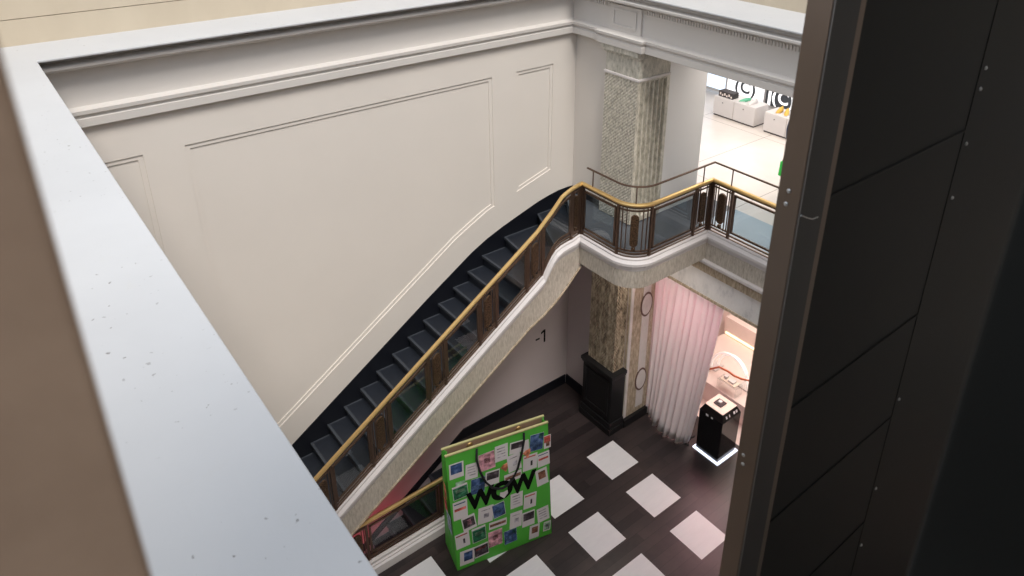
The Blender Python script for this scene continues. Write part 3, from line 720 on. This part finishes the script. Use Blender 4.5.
# local: x along the front, -y outward to the viewer, z up
Wb, Hb, Db = 1.465, 2.15, .50; SH = -.045
def bagpt(u, d, z): # front u; d depth inward
    return Vector((u + SH * z, d, z))
th = .012
def quad_slab(bm, pts, n):
    q = [Vector(p) for p in pts]; hexa(bm, q + [p + n for p in q])
dt0 = .13
bm = B()
fr = [bagpt(0, 0, 0), bagpt(Wb, 0, 0), bagpt(Wb, 0, Hb), bagpt(0, 0, Hb)]
quad_slab(bm, fr, Vector((0, th, 0)))
bk = [bagpt(0, Db, 0), bagpt(Wb, Db, 0), bagpt(Wb, dt0, Hb), bagpt(0, dt0, Hb)]
quad_slab(bm, bk, Vector((0, -th, 0)))
for u, s in ((0, 1), (Wb, -1)):    # gussets, folded inward at mid depth
    z1 = Hb
    a0, a1 = bagpt(u, 0, 0), bagpt(u, Db, 0); b0, b1 = bagpt(u, 0, z1), bagpt(u, dt0, z1)
    m0 = (a0 + a1) / 2; m1 = (b0 + b1) / 2 + Vector((s * .05, 0, 0)); mm = bagpt(u, Db * .5 * .75, .55)
    for tri in ((a0, m0, m1, b0), (m0, a1, b1, m1)): quad_slab(bm, tri, Vector((s * th * .5, 0, 0)))
quad_slab(bm, [bagpt(0, 0, 0), bagpt(Wb, 0, 0), bagpt(Wb, Db, 0), bagpt(0, Db, 0)], Vector((0, 0, th)))
obj('body', bm, M['green'], bag)
bm = B()
quad_slab(bm, [bagpt(.02, dt0 - .016 + .0, Hb - .012), bagpt(Wb - .02, dt0 - .016, Hb - .012), bagpt(Wb - .02, dt0 - .016 + .15 * .172, Hb - .22), bagpt(.02, dt0 - .016 + .15 * .172, Hb - .22)], Vector((0, .003, 0)))
quad_slab(bm, [bagpt(.02, .0135, Hb - .012), bagpt(Wb - .02, .0135, Hb - .012), bagpt(Wb - .02, .0135, Hb - .5), bagpt(.02, .0135, Hb - .5)], Vector((0, .002, 0)))
obj('lining', bm, M['kraft'], bag)['label'] = 'brown cardboard lining'
bm = B()
for a, b in ((bagpt(0, 0, Hb), bagpt(Wb, 0, Hb)), (bagpt(0, dt0, Hb), bagpt(Wb, dt0, Hb))):
    quad_slab(bm, [a + Vector((0, -.016, -.012)), b + Vector((0, -.016, -.012)), b + Vector((0, .014, -.012)), a + Vector((0, .014, -.012))], Vector((0, 0, .018)))
obj('rim', bm, simple('pale_cut_edge', (.50, .46, .22), .7), bag)
for u in (.38, 1.08):
    bm = B(); lathe(bm, [(.016, -.01), (.042, -.01), (.045, 0), (.03, .016), (.012, .022)], n=14); bm.transform(Matrix.Translation((u + SH * 2.05, dt0 - .008, 2.08)) @ Matrix.Rotation(PI / 2, 4, 'X')); obj('eyelet', bm, M['brass'], bag)
bm = B(); pts = [(.30 + .06, 2.10), (.34, 1.95), (.385, 1.72), (.46, 1.50), (.55, 1.36), (.63, 1.305), (.70, 1.28), (.78, 1.31), (.86, 1.40), (.93, 1.55), (.985, 1.78), (1.02, 2.0), (1.03, 2.10)]
tube(bm, [(u - .02, -.035 if 0 < i < len(pts) - 1 else -.005, z) for i, (u, z) in enumerate(pts)], .016); obj('rope_handle', bm, M['rope'], bag, smooth=True)
for s_, u, z, wd in (('W', .42, 1.20, 1.0), ('O', .735, 1.195, 1.0), ('W', 1.05, 1.20, 1.0)):
    mt = Matrix.Translation((u - .05, -.004, z)) @ Matrix.Rotation(PI / 2, 4, 'X') @ Matrix.Diagonal((.82 if s_ == 'W' else .92, 1, 1, 1))
    bm = text_bm(s_, .42, .003, .020, mt); obj('letter', bm, M['black_ink'], bag)
LEAF = [(85,217,45,52,'sky0'),(97,262,30,22,'lgreen'),(97,285,48,48,'green'),(133,220,40,52,'text'),(182,190,52,60,'pink'),(230,165,42,55,'text'),(280,148,45,40,'dark1'),(312,148,20,50,'plain'),(348,132,46,58,'blue'),(385,130,24,46,'red1'),
(153,268,46,55,'blue'),(200,243,46,50,'dark1'),(240,212,26,32,'orange'),(272,195,44,60,'code'),(314,168,24,30,'orange'),(326,195,48,55,'figure'),(372,185,42,50,'strip'),(366,242,40,62,'brown1'),(268,240,58,30,'band'),
(97,345,46,66,'strip'),(125,390,44,54,'dark1b'),(178,365,50,60,'code'),(221,350,42,52,'sky'),(280,318,42,55,'text'),(325,320,44,55,'figure'),(278,385,42,60,'code'),(320,382,44,56,'dark1'),(370,367,42,55,'text'),
(218,397,60,26,'band'),(157,430,46,55,'green'),(105,450,46,56,'figure'),(210,447,48,60,'pink'),(260,442,44,52,'blue'),(340,427,36,52,'brown1'),(383,408,26,36,'circle'),(120,510,48,55,'bluefig'),(165,488,48,46,'dark2'),(237,297,26,24,'shield')]
# image positions of the leaflets on the bag front -> (u, z), bilinear fit of the four corners
def bag_uv(px, py):
    import itertools
    # corners in the close-up: BL(90,560) BR(400,435) TR(388,70) TL(48,172)
    c = [Vector((90, 560)), Vector((400, 435)), Vector((388, 70)), Vector((48, 172))]
    u, v = .5, .5
    for _ in range(30):
        p = c[0] * (1 - u) * (1 - v) + c[1] * u * (1 - v) + c[2] * u * v + c[3] * (1 - u) * v
        du = (c[1] - c[0]) * (1 - v) + (c[2] - c[3]) * v; dv = (c[3] - c[0]) * (1 - u) + (c[2] - c[1]) * u
        e = Vector((px, py)) - p; det = du.x * dv.y - du.y * dv.x
        u += (e.x * dv.y - e.y * dv.x) / det; v += (du.x * e.y - du.y * e.x) / det
    return u * Wb, v * Hb
def rectp(bm, cu_, cz, w, h, rot, off, mi=0, t=.0016, poly=None):
    cs, sn = math.cos(rot), math.sin(rot)
    base = poly or [(-w / 2, -h / 2), (w / 2, -h / 2), (w / 2, h / 2), (-w / 2, h / 2)]
    pts = [Vector((cu_ + x * cs - z * sn + SH * cz, -off, cz + x * sn + z * cs)) for x, z in base]
    prism(bm, pts, (0, 0, 0), (0, -t, 0))
for i, (px, py, wp, hp_, kind) in enumerate(LEAF):
    u, z = bag_uv(px, py); wd, ht = wp * .0044, hp_ * .0050; rot = math.radians(random.uniform(-6, 6) + 2); off = .0012 + .0011 * (i % 5)
    if abs(px - 237) < 2: off = .012
    bm = B(); card = M['paperw']
    if kind == 'shield': rectp(bm, u, z, 0, 0, rot, off, poly=[(-.055, .06), (0, .045), (.055, .06), (.06, 0), (0, -.07), (-.06, 0)])
    elif kind == 'orange': rectp(bm, u, z, 0, 0, rot, off, poly=[(-.06, .02), (-.02, .06), (.05, .08), (.055, .0), (.02, -.08)]); card = INKM['orange']
    elif kind in ('lgreen',): rectp(bm, u, z, wd, ht, rot, off); card = INKM['lgreen']
    else: rectp(bm, u, z, wd, ht, rot, off)
    lf = obj('leaflet', bm, card, bag)
    def pr(rx_, rz_, rw, rh, ink, name='printed_picture'):
        cs, sn = math.cos(rot), math.sin(rot); bm = B()
        rectp(bm, u + rx_ * wd * cs - rz_ * ht * sn, z + rx_ * wd * sn + rz_ * ht * cs, rw * wd, rh * ht, rot, off + .0018, t=.0006); obj(name, bm, INKM[ink], lf)
    if kind == 'sky0': pr(0, .12, .78, .62, 'blue')
    elif kind == 'sky': pr(0, 0, .94, .94, 'blue'); pr(0, -.1, .5, .3, 'sky')
    elif kind == 'green': pr(0, -.05, .94, .84, 'green'); pr(0, .08, .6, .22, 'lgreen')
    elif kind == 'pink': pr(0, 0, .98, .98, 'pink'); pr(.02, .05, .36, .3, 'brown')
    elif kind == 'text':
        for q in (.3, .12, -.06, -.24): pr(-.02, q, .62, .06, 'grey', 'printed_line')
    elif kind == 'dark1': pr(.03, .16, .86, .5, 'dark')
    elif kind == 'dark1b': pr(0, .03, .84, .66, 'dark'); pr(.02, .04, .3, .4, 'pink')
    elif kind == 'dark2': pr(0, 0, .96, .8, 'dark'); pr(0, .18, .7, .16, 'red')
    elif kind == 'blue': pr(0, 0, .98, .98, 'blue'); pr(-.1, -.14, .6, .4, 'sky'); pr(.3, .3, .26, .3, 'green')
    elif kind == 'bluefig': pr(.08, .05, .6, .6, 'blue')
    elif kind == 'red1': pr(0, .2, .9, .5, 'red'); pr(.05, -.15, .5, .4, 'brown')
    elif kind == 'code': pr(.05, -.05, .34, .26, 'grey'); pr(0, .3, .6, .05, 'grey', 'printed_line')
    elif kind == 'figure': pr(.1, -.08, .14, .32, 'black'); pr(0, .36, .8, .08, 'red', 'printed_line')
    elif kind == 'strip': pr(0, .05, .8, .14, 'red', 'printed_line'); pr(0, .36, .8, .06, 'blue', 'printed_line')
    elif kind == 'brown1': pr(.04, .12, .62, .46, 'brown')
    elif kind == 'band': pr(0, .02, .9, .36, 'brown', 'printed_line')
    elif kind == 'circle': pr(0, 0, .8, .8, 'lgreen'); pr(0, 0, .4, .4, 'grey')
for (z, d, hh, ww, ink) in ((1.42, .13, .26, .10, 'orange'), (1.10, .18, .24, .12, 'red'), (.86, .10, .34, .16, 'lblue')):
    bm = B(); dd = d
    x = SH * z - .004
    hexa(bm, [(x, dd - ww / 2, z - hh / 2), (x, dd + ww / 2, z - hh / 2), (x - .002, dd + ww / 2, z - hh / 2), (x - .002, dd - ww / 2, z - hh / 2), (x + SH * hh, dd - ww / 2, z + hh / 2), (x + SH * hh, dd + ww / 2, z + hh / 2), (x - .002 + SH * hh, dd + ww / 2, z + hh / 2), (x - .002 + SH * hh, dd - ww / 2, z + hh / 2)])
    obj('leaflet', bm, INKM[ink], bag)

# ------------------------------------------------------------------ shop on the landing level
def cabinet(x, y0, y1, label):
    t = thing('display_cabinet', label, 'cabinet', (x, (y0 + y1) / 2, F0), 0, 'white cabinets along the shop window'); wd = abs(y1 - y0)
    bm = B(); box(bm, (0, -wd / 2, .03), (.44, wd / 2, .42)); obj('body', bm, M['white'], t, bevel=.004)
    bm = B(); box(bm, (.02, -wd / 2 + .01, 0), (.42, wd / 2 - .01, .03)); obj('plinth', bm, M['wdark'], t)
    bm = B(); box(bm, (-.008, -wd / 2 + .006, .04), (0, wd / 2 - .006, .41)); dr = obj('door', bm, M['white'], t)
    bm = B(); lathe(bm, [(.004, 0), (.012, .006), (.010, .014)], n=10); bm.transform(Matrix.Translation((-.008, .02, .32)) @ Matrix.Rotation(-PI / 2, 4, 'Y')); obj('lock', bm, M['wdark'], dr)
cabinet(12.27, .43, .94, 'low white cabinet under the dark patterned box, farthest left at the shop window')
cabinet(12.27, -.09, .425, 'low white cabinet under the green item, beside the walkway gap')
cabinet(12.27, -.82, -.32, 'low white cabinet under the mustard yellow item, right of the gap')
cabinet(12.27, -1.33, -.825, 'low white cabinet at the right end, partly behind the black panel')
def patterned_box():
    t = thing('shoe_box', 'dark box with pale patterned front on the left white cabinet', 'box', (12.42, .70, F0 + .42))
    bm = B(); box(bm, (-.10, -.18, 0), (.10, .18, .12)); obj('body', bm, M['wdark'], t, bevel=.004)
    for k in range(6):
        bm = B(); box(bm, (-.102, -.16 + .055 * k, .02 + .02 * (k % 2)), (-.0995, -.125 + .055 * k, .06 + .03 * (k % 2))); obj('printed_mark', bm, M['pink'], t)
patterned_box()
def shoe_bm(L, hgt):
    bm = B(); sec = []
    for k in range(9):
        s = k / 8; y = -L / 2 + L * s; wdt = (.035 + .012 * math.sin(PI * s)) * (1 if 0 < k < 8 else .5); h_ = hgt * (1.0 if s < .4 else 1.0 - .62 * (s - .4) / .6) * (1 if k < 8 else .6)
        sec.append([bm.verts.new((wdt * math.cos(a), y, max(0, h_ * math.sin(a)) if a <= PI else 0)) for a in [PI * q / 6 for q in range(7)]])
    for a, b in zip(sec, sec[1:]):
        for i in range(6): bm.faces.new((a[i], a[i + 1], b[i + 1], b[i]))
        bm.faces.new((a[6], a[0], b[0], b[6]))
    bm.faces.new(sec[0]); bm.faces.new(sec[-1][::-1]); return bm
for k, (y, m_, lab, hh) in enumerate(((.31, 'mint', 'green shoe on the second white cabinet', .07), (.12, 'white', 'white shoe beside the green shoe on the second cabinet', .09), (-.52, 'yellow', 'mustard yellow shoe on the left of the third cabinet', .10), (-.68, 'yellow', 'mustard yellow shoe on the right of the third cabinet', .10))):
    t = thing('shoe', lab, 'shoe', (12.45, y, F0 + .421), math.radians(70 + 15 * k))
    obj('upper', shoe_bm(.27, hh), M[m_], t, smooth=True)
    bm = B(); box(bm, (-.045, -.14, -.001), (.045, .138, .014)); obj('sole', bm, M['white'], t, bevel=.006)
# window wall with the stickers
wx = 13.2
bm = B()
for y in (2.6, 1.36, .37 - .02, -.62): box(bm, (wx, y - .02, F0), (wx + .06, y + .02, 6.6))
box(bm, (wx, -2.0, F0 + .15), (wx + .06, 2.6, F0 + .2)); struct('window_1', bm, M['steel'])
bm = B(); box(bm, (wx + .02, 1.38, F0 + .2), (wx + .03, 2.58, 6.6)); box(bm, (wx + .02, -2.0, F0 + .2), (wx + .03, -.64, 6.6)); struct('window_2', bm, M['daypane'])
def poster(y0, y1, dark, label):
    t = thing('window_poster', label, 'poster', (wx + .015, (y0 + y1) / 2, F0 + .2)); wd = y1 - y0
    bm = B(); box(bm, (-.006, -wd / 2, 0), (0, wd / 2, 1.4)); obj('sheet', bm, M['poster'], t)
    if dark:
        for a, b in ((.97, .87), (.80, .03)):
            bm = B(); box(bm, (-.008, -wd / 2 + wd * min(a, b), .0), (-.0065, -wd / 2 + wd * max(a, b), 1.4)); obj('dark_block', bm, M['poster_dark'], t)
    mt = Matrix.Translation((-.010, -.02 if not dark else .02, .215)) @ Matrix.Rotation(-PI / 2, 4, 'Z') @ Matrix.Rotation(PI / 2, 4, 'X')
    bm = text_bm('(C)', .37, .002, .009, mt, 1.12); obj('lettering', bm, M['poster'] if dark else M['poster_dark'], t)
poster(.43, 1.34, False, 'white backlit poster with a dark (C), left in the shop window')
poster(-.62, .41, True, 'dark grey poster with a white (C), right in the shop window')

# person with the green bag, mostly behind the black panel
def skin_body(name, joints, edges, radii, mat, parent):
    me = bpy.data.meshes.new(name); me.from_pydata(joints, edges, []); o = bpy.data.objects.new(name, me); COL.objects.link(o); o.parent = parent
    me.materials.append(mat); sk_ = o.modifiers.new('skin', 'SKIN'); sk_.use_smooth_shade = True
    for v, r in zip(me.skin_vertices[0].data, radii): v.radius = (r, r)
    me.skin_vertices[0].data[0].use_root = True
    ss = o.modifiers.new('sub', 'SUBSURF'); ss.levels = 1; ss.render_levels = 2; return o
pe = thing('person', 'person in dark navy clothes half hidden by the black panel, holding a green bag', 'person', (10.18, -2.45, F0), math.radians(270))
J = [(0, 0, .93), (0, 0, 1.12), (0, 0, 1.34), (0, 0, 1.50), (0, .01, 1.62), (0, .015, 1.72),
     (.19, 0, 1.41), (.26, -.02, 1.12), (.28, .04, .86), (.285, .06, .76), (-.19, 0, 1.41), (-.26, -.02, 1.12), (-.28, .04, .86), (-.285, .06, .76),
     (.10, 0, .88), (.11, .01, .48), (.11, -.03, .08), (.11, .10, .035), (-.10, 0, .88), (-.11, .01, .48), (-.11, -.03, .08), (-.11, .10, .035)]
Eg = [(0, 1), (1, 2), (2, 3), (3, 4), (4, 5), (2, 6), (6, 7), (7, 8), (8, 9), (2, 10), (10, 11), (11, 12), (12, 13), (0, 14), (14, 15), (15, 16), (16, 17), (0, 18), (18, 19), (19, 20), (20, 21)]
Rd = [.13, .125, .14, .055, .085, .08, .065, .05, .035, .03, .065, .05, .035, .03, .09, .065, .045, .035, .09, .065, .045, .035]
skin_body('body', J, Eg, Rd, M['skin'], pe)
J2 = [J[0], J[1], J[2], (0, 0, 1.43), J[6], J[7], (.278, .03, .90), J[10], J[11], (-.278, .03, .90), J[14], J[15], (.11, -.025, .11), J[18], J[19], (-.11, -.025, .11)]
skin_body('clothing', J2, [(0, 1), (1, 2), (2, 3), (2, 4), (4, 5), (5, 6), (2, 7), (7, 8), (8, 9), (0, 10), (10, 11), (11, 12), (0, 13), (13, 14), (14, 15)],
          [.155, .15, .165, .075, .08, .066, .05, .08, .066, .05, .11, .085, .07, .11, .085, .07], M['navy_cloth'], pe)
bm = B(); bmesh.ops.create_uvsphere(bm, u_segments=16, v_segments=10, radius=.105); bmesh.ops.scale(bm, vec=(.9, 1.05, 1.0), verts=bm.verts[:]); bmesh.ops.translate(bm, vec=(0, -.012, 1.70), verts=bm.verts[:])
bmesh.ops.delete(bm, geom=[v for v in bm.verts if v.co.y > .045 and v.co.z < 1.74], context='VERTS'); obj('hair', bm, M['hair'], pe, smooth=True)
gb = thing('paper_bag', 'small bright green bag held by the person beside the black panel', 'bag', (10.13, -2.225, F0 + .27), math.radians(80))
bm = B(); hexa(bm, ring4(-.085, -.045, .085, .045, .04) + ring4(-.09, -.025, .09, .025, .28)); obj('body', bm, M['neon'], gb)
for s in (-1, 1):
    bm = B(); tube(bm, [(-.05, s * .028, .29), (-.02, s * .012, .455), (.02, s * .012, .455), (.05, s * .028, .29)], .005); obj('handle', bm, M['rope'], gb)

# ------------------------------------------------------------------ near frames: black steel panel, black jamb and brown post
bp_ = thing('steel_panel', 'large black steel panel with a bronze edge profile and bolts, filling the right', 'panel', (1.447, -7.45, 4.5))
def L(bm): return loc(bm, bp_)
bm = B(); box(bm, (1.66, -7.43, 4.5), (3.7, -7.385, 11.0)); obj('sheet', L(bm), M['black_metal'], bp_)
bm = B(); box(bm, (1.553, -7.447, 4.5), (1.70, -7.383, 11.0)); obj('edge_profile', L(bm), M['bronze_metal'], bp_, bevel=.0015)  # side face; light it reflects is put into the browner base colour
bm = B(); box(bm, (1.557, -7.452, 4.5), (1.665, -7.446, 11.0)); obj('front_flange', L(bm), simple('shaded_steel_flange', (.022, .021, .020), .4, .4, var=.2, scale=2), bp_)  # front of the same profile, its darkness put into a separate colour
for z in (5.9, 6.75, 7.32, 7.80, 8.52, 9.3, 10.1):
    bm = B(); box(bm, (1.70, -7.434, z), (2.52, -7.4295, z + .008)); obj('rib', L(bm), M['black_metal'], bp_, bevel=.002)
bm = B(); box(bm, (2.52, -7.432, 4.5), (2.60, -7.4295, 11.0)); obj('upright', L(bm), M['black_metal'], bp_, bevel=.002)
for x, z in ((2.555, 8.73), (2.555, 8.66), (2.555, 8.47), (2.555, 8.27), (2.545, 7.40), (2.545, 6.93), (2.545, 6.60)):
    bm = B(); lathe(bm, [(.007, 0), (.007, .002), (.004, .005), (.002, .006)], n=10); bm.transform(Matrix.Translation((x, -7.432, z)) @ Matrix.Rotation(PI / 2, 4, 'X')); obj('bolt', L(bm), M['steel'], bp_)
for y, z in ((-7.4134, 8.5861), (-7.4109, 8.5486), (-7.4034, 7.7051), (-7.4064, 7.6718)):
    bm = B(); lathe(bm, [(.006, 0), (.006, .0015), (.004, .003), (.001, .0035)], n=12); bm.transform(Matrix.Translation((1.553, y, z)) @ Matrix.Rotation(-PI / 2, 4, 'Y')); obj('screw', L(bm), M['steel'], bp_)
bm = B(); box(bm, (1.5515, -7.4535, 4.5), (1.5545, -7.4505, 11.0)); obj('seam_highlight', L(bm), simple('seam_highlight_grey', (.16, .15, .14), .4, .6), bp_)  # added pale strip, paints the bright bevel edge between the two faces
bm = B(); tube(bm, [(1.5505, -7.458, 8.5364), (1.5912, -7.458, 8.5147), (1.6112, -7.458, 8.5067), (1.6343, -7.458, 8.5050)], .0015, 6); obj('loose_wire', L(bm), M['steel'], bp_)['label'] = 'thin pale loose wire'
bm = B(); box(bm, (.50, -9.0, 7.466), (.545, -8.19, 10.8)); box(bm, (.50, -8.98, 7.466), (.62, -8.94, 10.8)); tag(obj('black_jamb', bm, M['black_metal'], bevel=.004), 'blurred black upright at the far right edge, nearest the viewer', 'post')
bm = B(); box(bm, (-.50, -8.0, 7.466), (.014, -7.955, 10.8)); box(bm, (-.50, -8.0, 7.466), (-.44, -7.9, 10.8)); tag(obj('timber_post', bm, M['brown_post'], bevel=.004), 'blurred brown timber board at the left edge, standing on the white ledge', 'post')
